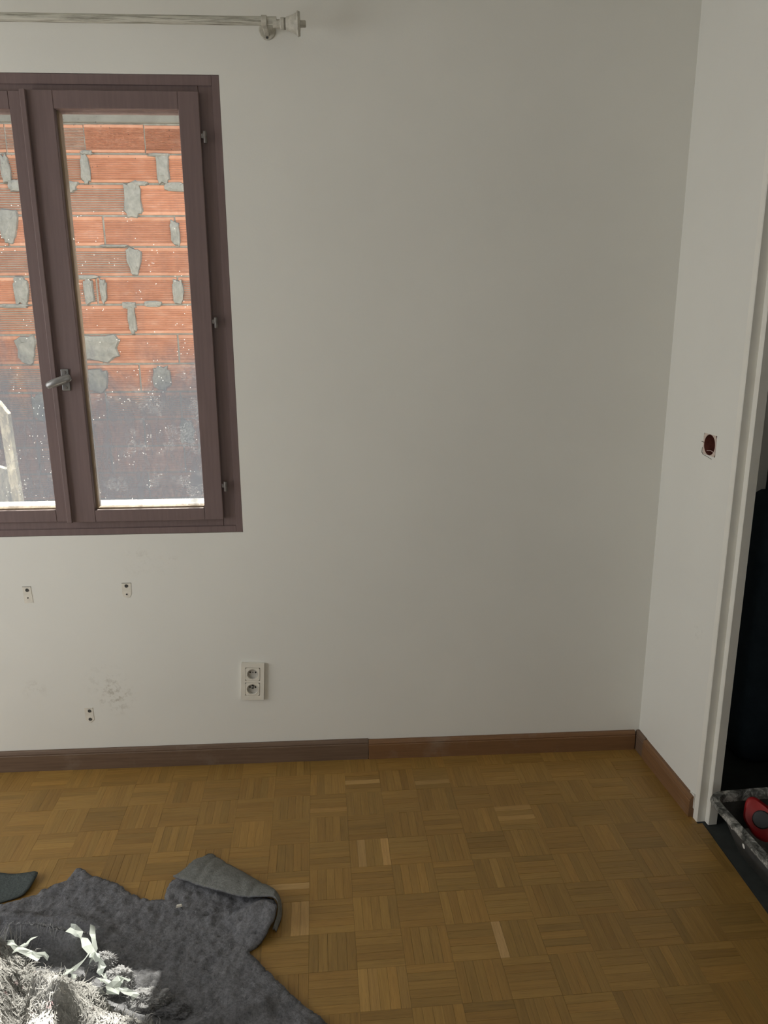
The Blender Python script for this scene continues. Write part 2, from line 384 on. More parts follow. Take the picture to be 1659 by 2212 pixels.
# ---- floor: bed, oak mosaic parquet (five fingers to a square, squares turned in alternation)
fl = MB().box(-3.1, 1.062, -2.3, D, -.06, -.006).build('floor', 'subfloor', kind='structure')
MB().prism([(1.082, D), (1.082, 1.9), (1.095, .9), (1.11, -.6), (2.3, -.6), (2.3, 2.86), (1.40, 2.86), (1.40, D)], 'z', -.06, -.002).build('floor_closet', 'closetdark', kind='structure')
PS = .115587; OX, OY, GR = -.12593, 2.29139, .03055
cg, sg = math.cos(GR), math.sin(GR)
FELT = [(-.919, 1.741), (-.858, 1.767), (-.827, 1.788), (-.777, 1.822), (-.759, 1.87), (-.739, 1.861), (-.714, 1.838), (-.675, 1.823), (-.641, 1.804), (-.605, 1.774), (-.584, 1.761), (-.54, 1.74), (-.488, 1.731), (-.492, 1.776), (-.489, 1.803), (-.470, 1.812), (-.36, 1.78), (-.243, 1.725), (-.20, 1.69), (-.186, 1.657), (-.192, 1.616), (-.217, 1.576), (-.25, 1.548), (-.215, 1.506), (-.176, 1.458), (-.124, 1.402), (-.056, 1.341), (.04, 1.25), (.12, 1.15), (.05, .85), (-.2, .62), (-1.15, .62), (-1.25, 1.2), (-1.1, 1.62)]
def inside(px, py, poly):
    px = np.asarray(px); py = np.asarray(py); c = np.zeros(px.shape, bool); n = len(poly)
    for i in range(n):
        x0, y0 = poly[i]; x1, y1 = poly[(i+1) % n]
        if y0 == y1: continue
        k = ((y0 > py) != (y1 > py)) & (px < (x1-x0)*(py-y0)/(y1-y0)+x0); c ^= k
    return c
def clip(poly, a, b, c):                              # keep a*x+b*y<=c
    o = []
    for i in range(len(poly)):
        p, q = poly[i], poly[(i+1) % len(poly)]; dp = a*p[0]+b*p[1]-c; dq = a*q[0]+b*q[1]-c
        if dp <= 0: o.append(p)
        if dp*dq < 0: t = dp/(dp-dq); o.append((p[0]+(q[0]-p[0])*t, p[1]+(q[1]-p[1])*t))
    return o
PALE = {(4, 6, 0): 1.75, (1, 3, 1): 1.55, (1, 3, 4): 1.5, (1, 0, 2): 1.5, (-1, 4, 2): 1.6, (-1, 5, 3): 1.5, (-1, 5, 4): 1.6, (5, 2, 0): 1.4, (5, 2, 2): 1.4,
        (3, 0, 3): 1.45, (4, 3, 4): 1.25, (0, 1, 3): 1.3, (1, 7, 0): 1.28, (1, 7, 1): 1.32, (1, 7, 2): 1.2, (1, 7, 3): 1.22, (1, 7, 4): 1.28, (4, 4, 2): 1.25,
        (-5, 4, 0): 1.2, (0, 5, 3): 1.15, (0, 5, 4): 1.2, (-7, 2, 1): 1.2, (-7, 2, 2): 1.15, (-4, 3, 0): 1.2, (-4, 3, 1): 1.15, (1, 5, 0): 1.2, (1, 5, 1): 1.15,
        (4, 3, 2): .82, (4, 3, 1): .85, (4, 3, 0): .85, (2, 0, 3): .85, (8, 7, 1): .85, (2, 8, 0): 1.1, (3, 8, 0): .85, (3, 8, 1): .82, (3, 8, 2): .85}
BASEC = np.array((.292, .169, .044))
def strip_col(i, j, k):
    tile = random.Random(i*131+j*17); tb = .92+.16*tile.random()
    r = random.Random(i*7919+j*104729+k*31); b = tb*(.88+.24*r.random())*PALE.get((i, j, k), 1.0)
    t = (r.random()-.5)*.10; pale = max(0, PALE.get((i, j, k), 1)-1.2)
    c = BASEC*b*np.array((1+t*.6, 1, 1-t*.6)); c *= np.array((1-.06*pale, 1+.10*pale, 1+1.2*pale))
    return tuple(c)
strips = []; GAP = .0003
for i in range(-20, 13):
    for j in range(-2, 19):
        V = (i+j) % 2 == 0
        for k in range(5):
            if V: a0, a1, b0, b1 = i*PS+k*PS/5, i*PS+(k+1)*PS/5, -(j+1)*PS, -j*PS
            else: a0, a1, b0, b1 = i*PS, (i+1)*PS, -j*PS-(k+1)*PS/5, -j*PS-k*PS/5
            q = [(a0+GAP/2, b0+GAP/2), (a1-GAP/2, b0+GAP/2), (a1-GAP/2, b1-GAP/2), (a0+GAP/2, b1-GAP/2)]
            w = [(OX+a*cg-b*sg, OY+a*sg+b*cg) for a, b in q]
            full = list(w)
            w = clip(w, 0, 1, 2.380)
            if w: w = clip(w, 1.0, .055, 1.042+.055*2.387-.003) if min(p[1] for p in w) > 1.945 else clip(w, 1.0, 0, 1.078)
            if w: w = clip(w, -1, 0, 2.2)
            if w: w = clip(w, 0, -1, -.30)
            if len(w) < 3: continue
            cx = sum(p[0] for p in full)/4; cy = sum(p[1] for p in full)/4
            strips.append(dict(w=w, cut=len(w) != 4 or any(abs(p[0]-q_[0])+abs(p[1]-q_[1]) > 1e-6 for p, q_ in zip(w, full)), c=(cx, cy), V=V, key=(i, j, k)))
def in_view(x, y):
    d = Vector((x, y, -1.5)); z = d.dot(fw); u = d.dot(rt)/z*1645.4; v = -d.dot(up)/z*1645.4
    return abs(u) < 829 and abs(v) < 1106
cand = [s for s in strips if not s['cut'] and in_view(*s['c']) and not inside(np.array([s['c'][0]]), np.array([s['c'][1]]), FELT)[0] and s['c'][0] < 1.03]
cand.sort(key=lambda s: s['c'][0]**2+s['c'][1]**2)
single = {id(s) for s in cand[:300]}
# one finger, shared
L_, W_ = PS-GAP, PS/5-GAP; b_ = .0003
def finger_mesh():
    v = []; 
    for z, e in ((-.006, 0), (-b_, 0), (0, b_)):
        for sx_, sy_ in ((-1, -1), (1, -1), (1, 1), (-1, 1)): v.append((sx_*(L_/2-e), sy_*(W_/2-e), z))
    f = [(0, 3, 2, 1), (8, 9, 10, 11)]
    for r in (0, 4):
        for q in range(4): f.append((r+q, r+(q+1) % 4, r+4+(q+1) % 4, r+4+q))
    me = bpy.data.meshes.new('parquet_strip'); me.from_pydata(v, [], f); uv = me.uv_layers.new(name='UVMap')
    for lp in me.loops: uv.data[lp.index].uv = (v[lp.vertex_index][0], v[lp.vertex_index][1])
    me.materials.append(M['parqO']); return me
fm = finger_mesh()
for s in cand[:300]:
    o = bpy.data.objects.new('parquet_strip', fm); COL.objects.link(o); o.parent = fl
    r = random.Random(hash(s['key']))
    o.location = (s['c'][0], s['c'][1], r.uniform(-.0003, .0002)); o.rotation_euler = (r.uniform(-.004, .004), r.uniform(-.0015, .0015), GR+(math.pi/2 if s['V'] else 0))
    o.color = (*strip_col(*s['key']), 1)
v = []; f = []; uvs = []; cols = []
for s in strips:
    if id(s) in single: continue
    r = random.Random(hash(s['key'])); w = s['w']; n0 = len(v); n = len(w); z = r.uniform(-.0003, .0002)
    mx, my = r.uniform(0, 50), r.uniform(0, 50); ca, sa = (math.cos(GR+(math.pi/2 if s['V'] else 0)), math.sin(GR+(math.pi/2 if s['V'] else 0)))
    c = strip_col(*s['key']); tx, ty = r.uniform(-.006, .006), r.uniform(-.006, .006)
    def uvf(p):
        dx, dy = p[0]-s['c'][0], p[1]-s['c'][1]; return (dx*ca+dy*sa+mx, -dx*sa+dy*ca+my)
    for p in w: v.append((p[0], p[1], -.006))
    for p in w: v.append((p[0], p[1], z+(p[0]-s['c'][0])*tx+(p[1]-s['c'][1])*ty))
    f.append(tuple(n0+n+q for q in range(n))); uvs += [uvf(p) for p in w]; cols += [c]*n
    for q in range(n):
        q2 = (q+1) % n; f.append((n0+q, n0+q2, n0+n+q2, n0+n+q)); uvs += [uvf(w[q]), uvf(w[q2]), uvf(w[q2]), uvf(w[q])]; cols += [c]*4
pf = from_py('parquet_field', v, f, 'parqS', fl); me = pf.data
uvl = me.uv_layers.new(name='UVMap'); uvl.data.foreach_set('uv', np.array(uvs, dtype=np.float32).ravel())
ca_ = me.color_attributes.new('Col', 'FLOAT_COLOR', 'CORNER'); ca_.data.foreach_set('color', np.c_[np.array(cols), np.ones(len(cols))].astype(np.float32).ravel())
pf['kind'] = 'stuff'

# ---- baseboards: ogee-topped boards
def base_profile(h, t): return [(0, .0), (t, 0), (t, h-.017), (t-.0025, h-.015), (t-.0025, h-.013), (t-.001, h-.011), (t-.004, h-.003), (t-.007, h), (0, h)]
bb = empty('baseboard_back', (-.4, D, 0)); bb['kind'] = 'structure'
def board_x(x0, x1, h, t, mat, parent, off):
    mb = MB(); mb.prism([(-p[0], p[1]) for p in base_profile(h, t)], 'x', x0, x1); o = mb.build('board', mat, parent); o.location = Vector((0, D, 0))-off
    return o
board_x(-2.99, .0735, .074, .0135, 'baseL', bb, Vector((-.4, D, 0))); board_x(.0750, 1.024, .0705, .0150, 'baseR', bb, Vector((-.4, D, 0)))
br = empty('baseboard_right'); br['kind'] = 'structure'; br.matrix_world = RW @ Matrix.Translation((.2, 0, 0))
for (a, b, h, t, m) in ((.002, .066, .0715, .015, 'baseL'), (.0675, .396, .070, .0165, 'baseR')):
    MB().prism([(-p[0], p[1]) for p in base_profile(h, t)], 'x', a-.2, b-.2).build('board', m, br)
# paint bead between wall and baseboard top is left to the geometry; chipped plaster at the end of the board
MB().prism([(.372, .072), (.398, .078), (.400, .030), (.394, .034), (.392, .052), (.384, .056)], 'y', -.004, 0).build('trim_2', 'wallR', kind='structure').matrix_world = RW

# ---- doorway frame: stepped white timber
df = empty('door_1'); df['kind'] = 'structure'; df.matrix_world = RW @ Matrix.Translation((.42, 0, 0))
stp = [(-.018, -.0035), (.001, -.0035), (.003, -.0015), (.003, .024), (.019, .024), (.021, .026), (.021, .0515), (-.018, .0515)]
MB().prism(stp, 'z', .0005, 2.1).build('jamb', 'trimwhite', df)
MB().box(1.009, 1.03, -.0035, .0515, .0005, 2.1, .001).build('jamb', 'trimwhite', df)
MB().box(-.018, 1.03, -.0035, .0515, 2.1005, 2.15, .001).build('head', 'trimwhite', df)
MB().box(.404, 1.45, 0, .05, 2.1505, 2.5).build('wall_right_lintel', 'plain_wall', kind='structure').matrix_world = RW

# ------------------------------------------------------------------ window
w1 = empty('window_1', (-.842, D, WZ0)); w1['kind'] = 'structure'
off = Vector((.842, -D, -WZ0))
def wbuild(mb, name, mat, parent=w1, poff=off, smooth=False):
    o = mb.build(name, mat, parent, smooth); o.location = poff; return o
e = .0005
FX0, FX1, FZ0, FZ1 = WX0+e, WX1-e, WZ0+e, WZ1-e
mb = MB(); ring_y(mb, FX0, FX1, FZ0, FZ1, .060, .060, .048, .050, D+.006, D+.075); wbuild(mb, 'frame', 'frame')
mb = MB(); ring_y(mb, FX0, FX1, FZ0, FZ1, .021, .021, .0215, .027, D+.001, D+.0055, .001); wbuild(mb, 'cover_bead', 'frame')
YS = D-.010
def sash(x0, x1, gx0, gx1, yf, name):
    s = empty(name, off+Vector((-.842+0, D, WZ0)), parent=w1); s.location = (0, 0, 0); po = off
    z0, z1, gz0, gz1 = .8785, 2.114, .917, 2.067
    mb = MB(); ring_y(mb, x0, x1, z0, z1, gx0-x0, x1-gx1, gz0-z0, z1-gz1, yf, yf+.052, .0015); wbuild(mb, 'sash_frame', 'frame', s)
    # sloped glazing rebate and beads round the pane
    mb = MB(); w_ = .006
    mb.box(gx0-.002, gx0+w_, yf+.020, yf+.050, gz0, gz1, .001)
    wbuild(mb, 'glazing_bead', 'bead', s)
    mb = MB(); mb.box(gx1-.004, gx1+.002, yf+.024, yf+.050, gz0, gz1, .001); mb.box(gx0+w_, gx1-.004, yf+.016, yf+.050, gz0-.002, gz0+.0045, .001)
    wbuild(mb, 'glazing_bead', 'bead', s)
    mb = MB(); mb.prism([(yf+.012, gz1+.002), (yf+.040, gz1-.004), (yf+.048, gz1-.004), (yf+.048, gz1+.002)], 'x', gx0+w_, gx1-.004); wbuild(mb, 'glazing_bead', 'frame', s)
    mb = MB(); mb.box(gx0+.001, gx1-.001, yf+.0305, yf+.0345, gz0+.001, gz1-.001); g = wbuild(mb, 'glass_pane', ['glassclear', 'glass'], s)
    for pl_ in g.data.polygons: pl_.material_index = 1 if pl_.normal.y > .5 else 0
    # the pane material reads world heights: keep the mesh in world coordinates
    return s
s2 = sash(-1.302, -.8535, -1.243, -.902, YS+.006, 'sash')
s1 = sash(-.8495, -.379, -.778, -.437, YS-.004, 'sash')
mb = MB(); mb.box(-.8635, -.8475, YS-.016, YS-.0045, .8785, 2.114, .002); wbuild(mb, 'meeting_strip', 'frame', s1)
# hinges on the right stile
for zc in (1.997, 1.4875, .9855):
    mb = MB(); mb.lathe([(.0045, -.0155), (.0052, -.0145), (.0052, -.0012), (.0044, -.0010), (.0044, .0010), (.0052, .0012), (.0052, .0145), (.0045, .0155)], Matrix.Translation((-.3672, YS-.001, zc)), 12)
    mb.box(-.378, -.3695, YS-.0035, YS-.001, zc-.003, zc+.009, .0005)
    h = wbuild(mb, 'hinge', 'hinge', w1, smooth=True)
# handle: back plate with screws, neck and oval lever
YP = YS-.0045
mb = MB(); mb.box(-.8365, -.8125, YP-.0045, YP, 1.2905, 1.3555, .0025, 2); pl = wbuild(mb, 'handle_plate', 'handle', s1)
def lever():
    mb = MB(); c0 = Vector((-.799, YP-.030, 1.3335)); c1 = Vector((-.872, YP-.034, 1.3075)); ax = (c1-c0); L = ax.length; ax.normalize()
    sd = Vector((0, 1, 0)).cross(ax).normalized(); rings = []
    prof = [(0, .004), (.012, .0085), (.05, .0108), (.2, .0118), (.45, .0125), (.7, .0118), (.88, .0098), (.965, .0074), (1.0, .0035)]
    for t, r in prof:
        p = c0+ax*(L*t)+Vector((0, -.005*math.sin(t*math.pi), 0)); rings.append([mb.bm.verts.new(p+sd*(r*math.cos(a))+Vector((0, 1, 0))*(r*.52*math.sin(a))) for a in [2*math.pi*k/14 for k in range(14)]])
    for A, B in zip(rings, rings[1:]):
        for k in range(14): mb.bm.faces.new((A[k], A[(k+1) % 14], B[(k+1) % 14], B[k]))
    mb.bm.faces.new(rings[0]); mb.bm.faces.new(rings[-1])
    mb.lathe([(.008, 0), (.0075, .010), (.0065, .030)], at_y(-.8235, YP-.004, 1.3235), 12)
    return mb
lv = lever().build('handle', 'handle', s1, True); lv.location = off
for zz in (1.3455, 1.3005):
    mb = MB(); mb.lathe([(.0052, 0), (.0048, .0012), (.002, .0016)], at_y(-.8245, YP-.0045, zz), 12); o = mb.build('screw', 'hinge', s1, True); o.location = off
# outside sill
mb = MB(); mb.prism([(D+.080, .812), (D+.400, .812), (D+.400, .846), (D+.380, .858), (D+.080, .872)], 'x', WX0+.001, WX1-.001); wbuild(mb, 'outer_sill', 'sill')

# ------------------------------------------------------------------ outside: terracotta block wall with mortar, beam, board
YB = 5.5
ow = empty('brick_wall', (-1.4, YB, 0)); tag(ow, 'unrendered terracotta hollow-brick wall seen through the window glass', 'wall')
MB().box(-6.4-(-1.4)-.0, 4.5, .010, .2, -.1, 2.9).build('mortar_bed', 'mortar', ow)
MB().box(-5.0, 4.5, -.012, .2, 2.731, 2.93, .006).build('concrete_beam', 'beam', ow)
def brick_mesh(nr, name):
    v = []; f = []; prof = [(.008, 0.0), (.001, .006)]
    h0, h1 = .10, .90
    prof += [(0, h0)]
    for k in range(nr):
        z = h0+(h1-h0)*k/nr; dz = (h1-h0)/nr; prof += [(.0095, z+dz*.22), (.0095, z+dz*.46), (0, z+dz*.66)]
    prof += [(0, .985), (.008, 1.0)]
    for x in (0.0, 1.0):
        for y, z in prof: v.append((x, y, z))
    n = len(prof)
    for k in range(n-1): f.append((k, n+k, n+k+1, k+1))
    v += [(0, .14, 0), (0, .14, 1), (1, .14, 0), (1, .14, 1)]
    f.append(tuple([2*n]+list(range(n))+[2*n+1])); f.append(tuple([2*n+3]+list(range(2*n-1, n-1, -1))+[2*n+2]))
    me = bpy.data.meshes.new(name); me.from_pydata(v, [], f); me.materials.append(M['brick']); me.update(); return me
B9, B14 = brick_mesh(10, 'brick'), brick_mesh(15, 'brick')
zs = [2.726, 2.546, 2.365, 2.167, 1.971, 1.780, 1.595, 1.397, 1.195]
while zs[-1] > .12: zs.append(zs[-1]-.193)
joints = {0: (-2.13, -1.629, -1.243), 1: (-2.150, -1.640, -1.139), 2: (-1.87, -1.352), 3: (-2.185, -1.557, -1.085), 4: (-1.88, -1.374), 5: (-2.146, -1.640, -1.094), 6: (-1.93, -1.419), 7: (-2.159, -1.64, -1.12)}
for c in range(len(zs)-1):
    js = list(joints.get(c, (-2.16, -1.65, -1.13) if c % 2 else (-1.90, -1.40)))
    while js[0] > -3.7: js.insert(0, js[0]-.512)
    while js[-1] < .4: js.append(js[-1]+.512)
    for a, b in zip(js, js[1:]):
        o = bpy.data.objects.new('brick', B14 if c == 0 else B9); COL.objects.link(o); o.parent = ow
        g = .004 if c == 0 else .006; dz = random.uniform(-.002, .002)
        o.location = (a+g-(-1.4), random.uniform(-.003, .003), zs[c+1]+.006+dz); o.scale = (b-a-2*g, 1, zs[c]-zs[c+1]-.011)
        o.rotation_euler = (random.uniform(-.006, .006), random.uniform(-.003, .003), 0)
def blob(x, z, w, h, seed, parent, taper=0, d=.020):
    r = random.Random(seed); n = 18; v = []; f = []
    for lay, (s, y) in enumerate(((1, .004), (.93, -d*.75), (.55, -d))):
        for k in range(n):
            a = 2*math.pi*k/n; ca, sa = math.cos(a), math.sin(a)
            if lay == 0 and k == 0: rr = [1+r.uniform(-.16, .16) for _ in range(n)]
            e_ = .55; X = abs(ca)**e_*(1 if ca > 0 else -1)*w/2*s*rr[k]; Z = abs(sa)**e_*(1 if sa > 0 else -1)*h/2*s*rr[k]
            X *= 1+taper*(Z/(h/2))
            v.append((x+1.4+X+r.uniform(-.004, .004), y+r.uniform(-.003, .003), z+Z))
    for l in (0, 1):
        for k in range(n): f.append((l*n+k, l*n+(k+1) % n, (l+1)*n+(k+1) % n, (l+1)*n+k))
    f.append(tuple(2*n+k for k in range(n))[::-1])
    return from_py('mortar_patch', v, [q[::-1] for q in f], 'mortar', parent)
for i, (x, z, w, h, t) in enumerate([(-1.640, 2.455, .055, .185, -.1), (-1.14, 2.455, .085, .20, .1), (-1.06, 2.345, .16, .055, 0), (-1.35, 2.27, .115, .235, 0), (-1.085, 2.055, .06, .17, 0.1),
        (-2.177, 2.09, .115, .215, .35), (-1.374, 1.876, .085, .185, .35), (-1.695, 1.685, .07, .175, 0), (-1.595, 1.685, .045, .17, .2), (-1.094, 1.679, .08, .165, 0), (-2.142, 1.685, .10, .18, .15),
        (-1.42, 1.50, .050, .20, 0), (-1.43, 1.59, .09, .05, 0), (-2.155, 1.30, .135, .20, .15), (-1.66, 1.305, .27, .185, .1), (-2.15, 2.45, .055, .18, -.1), (-2.09, 2.35, .12, .07, 0), (-1.78, 2.345, .15, .07, .2),
        (-1.27, 1.60, .13, .04, 0), (-1.30, 2.365, .12, .03, 0), (-1.75, 1.775, .25, .03, 0), (-1.5, 1.975, .2, .018, 0), (-2.2, 1.59, .2, .03, 0), (-1.7, 1.08, .14, .17, .1), (-1.25, 1.1, .12, .16, 0), (-2.1, .9, .12, .18, 0), (-1.1, .72, .1, .17, 0), (-1.16, 2.54, .14, .022, 0), (-1.62, 2.552, .08, .03, 0)]):
    blob(x, z, w, h, i, ow, t)
tag(MB().box(-7, 4, D+TH+.02, 7.5, -.30, -.10).build('alley_ground', 'soil'), 'bare ground of the narrow alley between house and brick wall', 'ground')
bd = empty('leaning_board', (-1.32, 3.0, -.1)); tag(bd, 'cream board leaning outside behind the lower left window pane', 'board')
o = MB().prism([(-1.35, 1.235), (-1.297, 1.196), (-1.267, 1.150), (-1.2675, 1.12), (-1.266, 1.03), (-1.262, .87), (-1.25, .60), (-1.25, -.1), (-1.30, -.1), (-1.292, .80), (-1.299, 1.03), (-1.302, 1.16), (-1.35, 1.19)], 'y', 2.985, 3.015).build('board_face', 'plank', bd); o.location = (1.32, -3.0, .1)
o = MB().prism([(-1.45, .98), (-1.318, .93), (-1.300, .70), (-1.288, .40), (-1.288, -.1), (-1.45, -.1)], 'y', 3.02, 3.05).build('backing_sheet', 'concrete', bd); o.location = (1.32, -3.0, .1)

# ------------------------------------------------------------------ curtain rod
cr = empty('curtain_rod', (-.183, D, 2.262)); tag(cr, 'distressed white wooden curtain rod with bell finial above the window', 'curtain rod')
co = Vector((.183, -D, -2.262)); YR = 2.30
RX = Matrix.Rotation(math.pi/2, 4, 'Y')
mb = MB(); mb.lathe([(.0105, 0), (.0108, .01), (.0108, 2.50)], Matrix.Translation((-2.65, YR, 2.2655)) @ RX, 20); o = mb.build('rod', 'rod', cr, True); o.location = co
mb = MB(); T = Matrix.Translation((-.158, YR, 2.2600)) @ RX
mb.lathe([(.0103, -.002), (.0103, .017), (.0145, .019), (.0150, .027), (.0135, .029), (.0135, .032), (.0160, .034), (.0175, .040), (.0215, .052), (.0240, .056), (.0250, .058), (.0262, .061), (.0300, .063), (.0305, .0655), (.0285, .068), (.0285, .070), (.0100, .0702), (.0085, .072), (.0085, .084), (.0065, .086)], T, 28)
o = mb.build('finial', 'finial', cr, True); o.location = co
mb = MB(); mb.lathe([(.0137, .0285), (.0140, .0285), (.0140, .0325), (.0137, .0325)], T, 24, False); o = mb.build('finial_band', 'crack', cr, True); o.location = co
mb = MB(); mb.lathe([(.0235, 0), (.0235, .002), (.0215, .004)], at_y(-.182, D, 2.2705), 28)
mb.box(-.1895, -.1755, YR+.012, D-.003, 2.2565, 2.2705, .002)
mb.lathe([(.0112, -.0075), (.0138, -.007), (.0138, .007), (.0112, .0075)], Matrix.Translation((-.183, YR, 2.2655)) @ RX, 20)
o = mb.build('bracket', 'finial', cr, True); o.location = co
mb = MB(); mb.lathe([(.0034, 0), (.0032, .0012)], at_y(-.183, D-.004, 2.2525), 12); o = mb.build('screw', 'plug', cr); o.location = co

# ------------------------------------------------------------------ double socket outlet
po = empty('power_outlet', (-.315, D, .308)); tag(po, 'ivory double power outlet on the wall, one socket above the other', 'outlet')
po.rotation_euler = (0, math.radians(3.4), 0)
X0, X1, Z0, Z1 = -.0385, .0385, -.0675, .0675
def plate_holes(mb, x0, x1, z0, z1, holes, y0, y1):
    """front plate with rectangular holes stacked in z (cells)"""
    zz = [z0]+[q for h in holes for q in (h[2], h[3])]+[z1]
    hx0, hx1 = holes[0][0], holes[0][1]
    mb.box(x0, hx0, y0, y1, z0, z1); mb.box(hx1, x1, y0, y1, z0, z1)
    for a, b in ((z0, holes[0][2]), (holes[0][3], holes[1][2]), (holes[1][3], z1)): mb.box(hx0, hx1, y0, y1, a, b)
mb = MB(); H = [(-.0245, .0245, -.0515, -.0035), (-.0245, .0245, .0035, .0515)]
plate_holes(mb, X0, X1, Z0, Z1, H, -.0095, -.001)
o = mb.build('cover_plate', 'white', po)
mb = MB(); mb.box(X0+.002, X1-.001, -.0012, .0, Z0+.002, Z1-.001); mb.build('back_plate', 'crack', po)
def socket_insert(zc, lower):
    n = 32; R = .0185; hw = .0236; v = []; f = []
    sq = []; ci = []
    for k in range(n):
        a = 2*math.pi*(k+.5)/n; ca, sa = math.cos(a), math.sin(a); m = max(abs(ca), abs(sa)); sq.append((hw*ca/m, hw*sa/m)); ci.append((R*ca, R*sa))
    for (P, y) in ((sq, -.002), (sq, -.0104), (ci, -.0104), (ci, -.0015)):
        for p in P: v.append((p[0], y, zc+p[1]*.98))
    for l in range(3):
        for k in range(n): f.append((l*n+k, l*n+(k+1) % n, (l+1)*n+(k+1) % n, (l+1)*n+k))
    s_ = from_py('socket', v, f, 'white', po)
    mb = MB(); mb.lathe([(R-.0003, 0), (R-.0003, .0012)], at_y(0, -.0012, zc), 32)
    mb.lathe([(R-.0002, 0), (R-.0002, .0065), (R-.0022, .0065), (R-.0022, 0)], at_y(0, -.0018, zc), 32, False)
    wl = mb.build('well', 'socket', s_, True)
    for dx in (-.0092, .0092):
        MB().lathe([(.0029, 0), (.0028, .0005)], at_y(dx, -.0024, zc+.004), 12).build('pin_hole', 'dark', s_)
    if lower:
        MB().lathe([(.0028, 0), (.0026, .008), (.0012, .0095)], at_y(0, -.0024, zc+.0085), 12).build('earth_pin', 'metal', s_)
        MB().box(-.0035, .0035, -.0030, -.0024, zc-.002, zc+.0135).build('earth_slot', 'plug', s_)
        MB().lathe([(.0207, 0), (.0207, .0012), (.0188, .0012), (.0188, 0)], at_y(0, -.0099, zc), 32, False).build('collar', 'white', s_, True)
    else:
        MB().lathe([(.0020, 0), (.0019, .0005)], at_y(0, -.0024, zc+.0035), 12).build('screw_hole', 'plug', s_)
socket_insert(.0275, False); socket_insert(-.0275, True)

# ------------------------------------------------------------------ bare bracket marks with wall plugs under the window
def mark(pts, plugs, label, loc):
    t = empty('bracket_mark', (loc[0], D, loc[1])); tag(t, label, 'bracket mark', 'bare bracket marks under the window')
    P = [(x-loc[0], z-loc[1]) for x, z in pts]
    MB().prism(P, 'y', -.0010, -.0).build('bare_patch', 'patch', t)
    ztop = max(p[1] for p in P); xs = [p[0] for p in P if p[1] > ztop-.006]
    MB().box(min(xs), max(xs), -.0018, -.0005, ztop-.0012, ztop+.0010).build('top_edge_strip', 'edge' if loc[1] > .4 else 'patch', t)  # grey strip paints the recess shadow; the lowest mark keeps the patch colour
    for (x, z, r) in plugs:
        x -= loc[0]; z -= loc[1]
        p_ = MB().lathe([(r, 0), (r*.95, .0010), (r*.62, .0010), (r*.5, .0002)], at_y(x, -.0010, z), 16).build('wall_plug', 'plug', t)
    return t
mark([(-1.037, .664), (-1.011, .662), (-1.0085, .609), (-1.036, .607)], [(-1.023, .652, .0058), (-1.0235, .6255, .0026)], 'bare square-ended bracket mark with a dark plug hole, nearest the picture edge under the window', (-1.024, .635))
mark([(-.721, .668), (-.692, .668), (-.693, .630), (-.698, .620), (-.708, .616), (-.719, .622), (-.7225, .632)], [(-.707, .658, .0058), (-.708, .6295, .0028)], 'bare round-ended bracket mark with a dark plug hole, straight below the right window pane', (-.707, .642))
mark([(-.885, .225), (-.857, .223), (-.856, .180), (-.870, .170), (-.884, .182)], [(-.8685, .2145, .0058), (-.8690, .1835, .0058)], 'lowest bracket mark with two equal dark plug holes, just above the baseboard', (-.870, .199))

# ------------------------------------------------------------------ uncovered switch box in the right wall
sb = empty('switch_box'); sb.matrix_world = RW @ Matrix.Translation((.2755, 0, 1.140)); tag(sb, 'uncovered round red-brown switch box with loose wires in the side wall', 'electrical box')
n = 28; R = .0305; v = []; f = []; sq = []; ci = []
for k in range(n):
    a = 2*math.pi*(k+.5)/n; ca, sa = math.cos(a), math.sin(a); m = max(abs(ca)/.0350, abs(sa)/.0305); sq.append((ca/m, sa/m)); ci.append((R*.985*ca, R*.985*sa))
for P, y in ((sq, -.0004), (ci, -.0004), (ci, .004)):
    for p in P: v.append((p[0], y, p[1]))
for l in (0, 1):
    for k in range(n): f.append((l*n+k, l*n+(k+1) % n, (l+1)*n+(k+1) % n, (l+1)*n+k))
from_py('bare_surround', v, f, 'patchpink', sb)
def cup(prof, mat, name, par): 
    mb = MB(); mb.lathe(prof, Matrix.Rotation(-math.pi/2, 4, 'X'), 28, False); return mb.build(name, mat, par, True)
cup([(R*1.02, .0), (R*1.02, .030), (R*.96, .034), (.0005, .034), (.0005, .0332), (R*.94, .0332), (R*.975, .029), (R*.975, .0)], 'box', 'cup', sb)
MB().box(-.004, .026, .0326, .0331, -.020, .020).build('inner_plate', 'boxdark', sb)
MB().tube([(.010, .032, .004), (.004, .022, -.004), (.014, .012, -.002), (.024, .008, -.003)], .0011, 6).build('wire', 'wire', sb, True)
MB().tube([(-.022, .006, -.020), (-.008, .010, -.018), (.010, .008, -.020), (.020, .006, -.018)], .0010, 6).build('wire', 'wirepink', sb, True)
MB().tube([(.012, .032, .008), (.016, .020, .007), (.020, .014, .004)], .0013, 6).build('wire', 'wire', sb, True)
MB().tube([(-.030, -.0010, .0035), (-.036, -.0012, .0035), (-.042, -.0010, .0040)], .0013, 6).build('fixing_screw', 'crack', sb)
MB().tube([(-.036, -.0008, -.012), (-.038, -.0008, -.027), (-.030, -.0008, -.0325), (-.005, -.0008, -.0350), (.018, -.0008, -.0385)], .0007, 5).build('pencil_scored_edge', 'crack', sb)

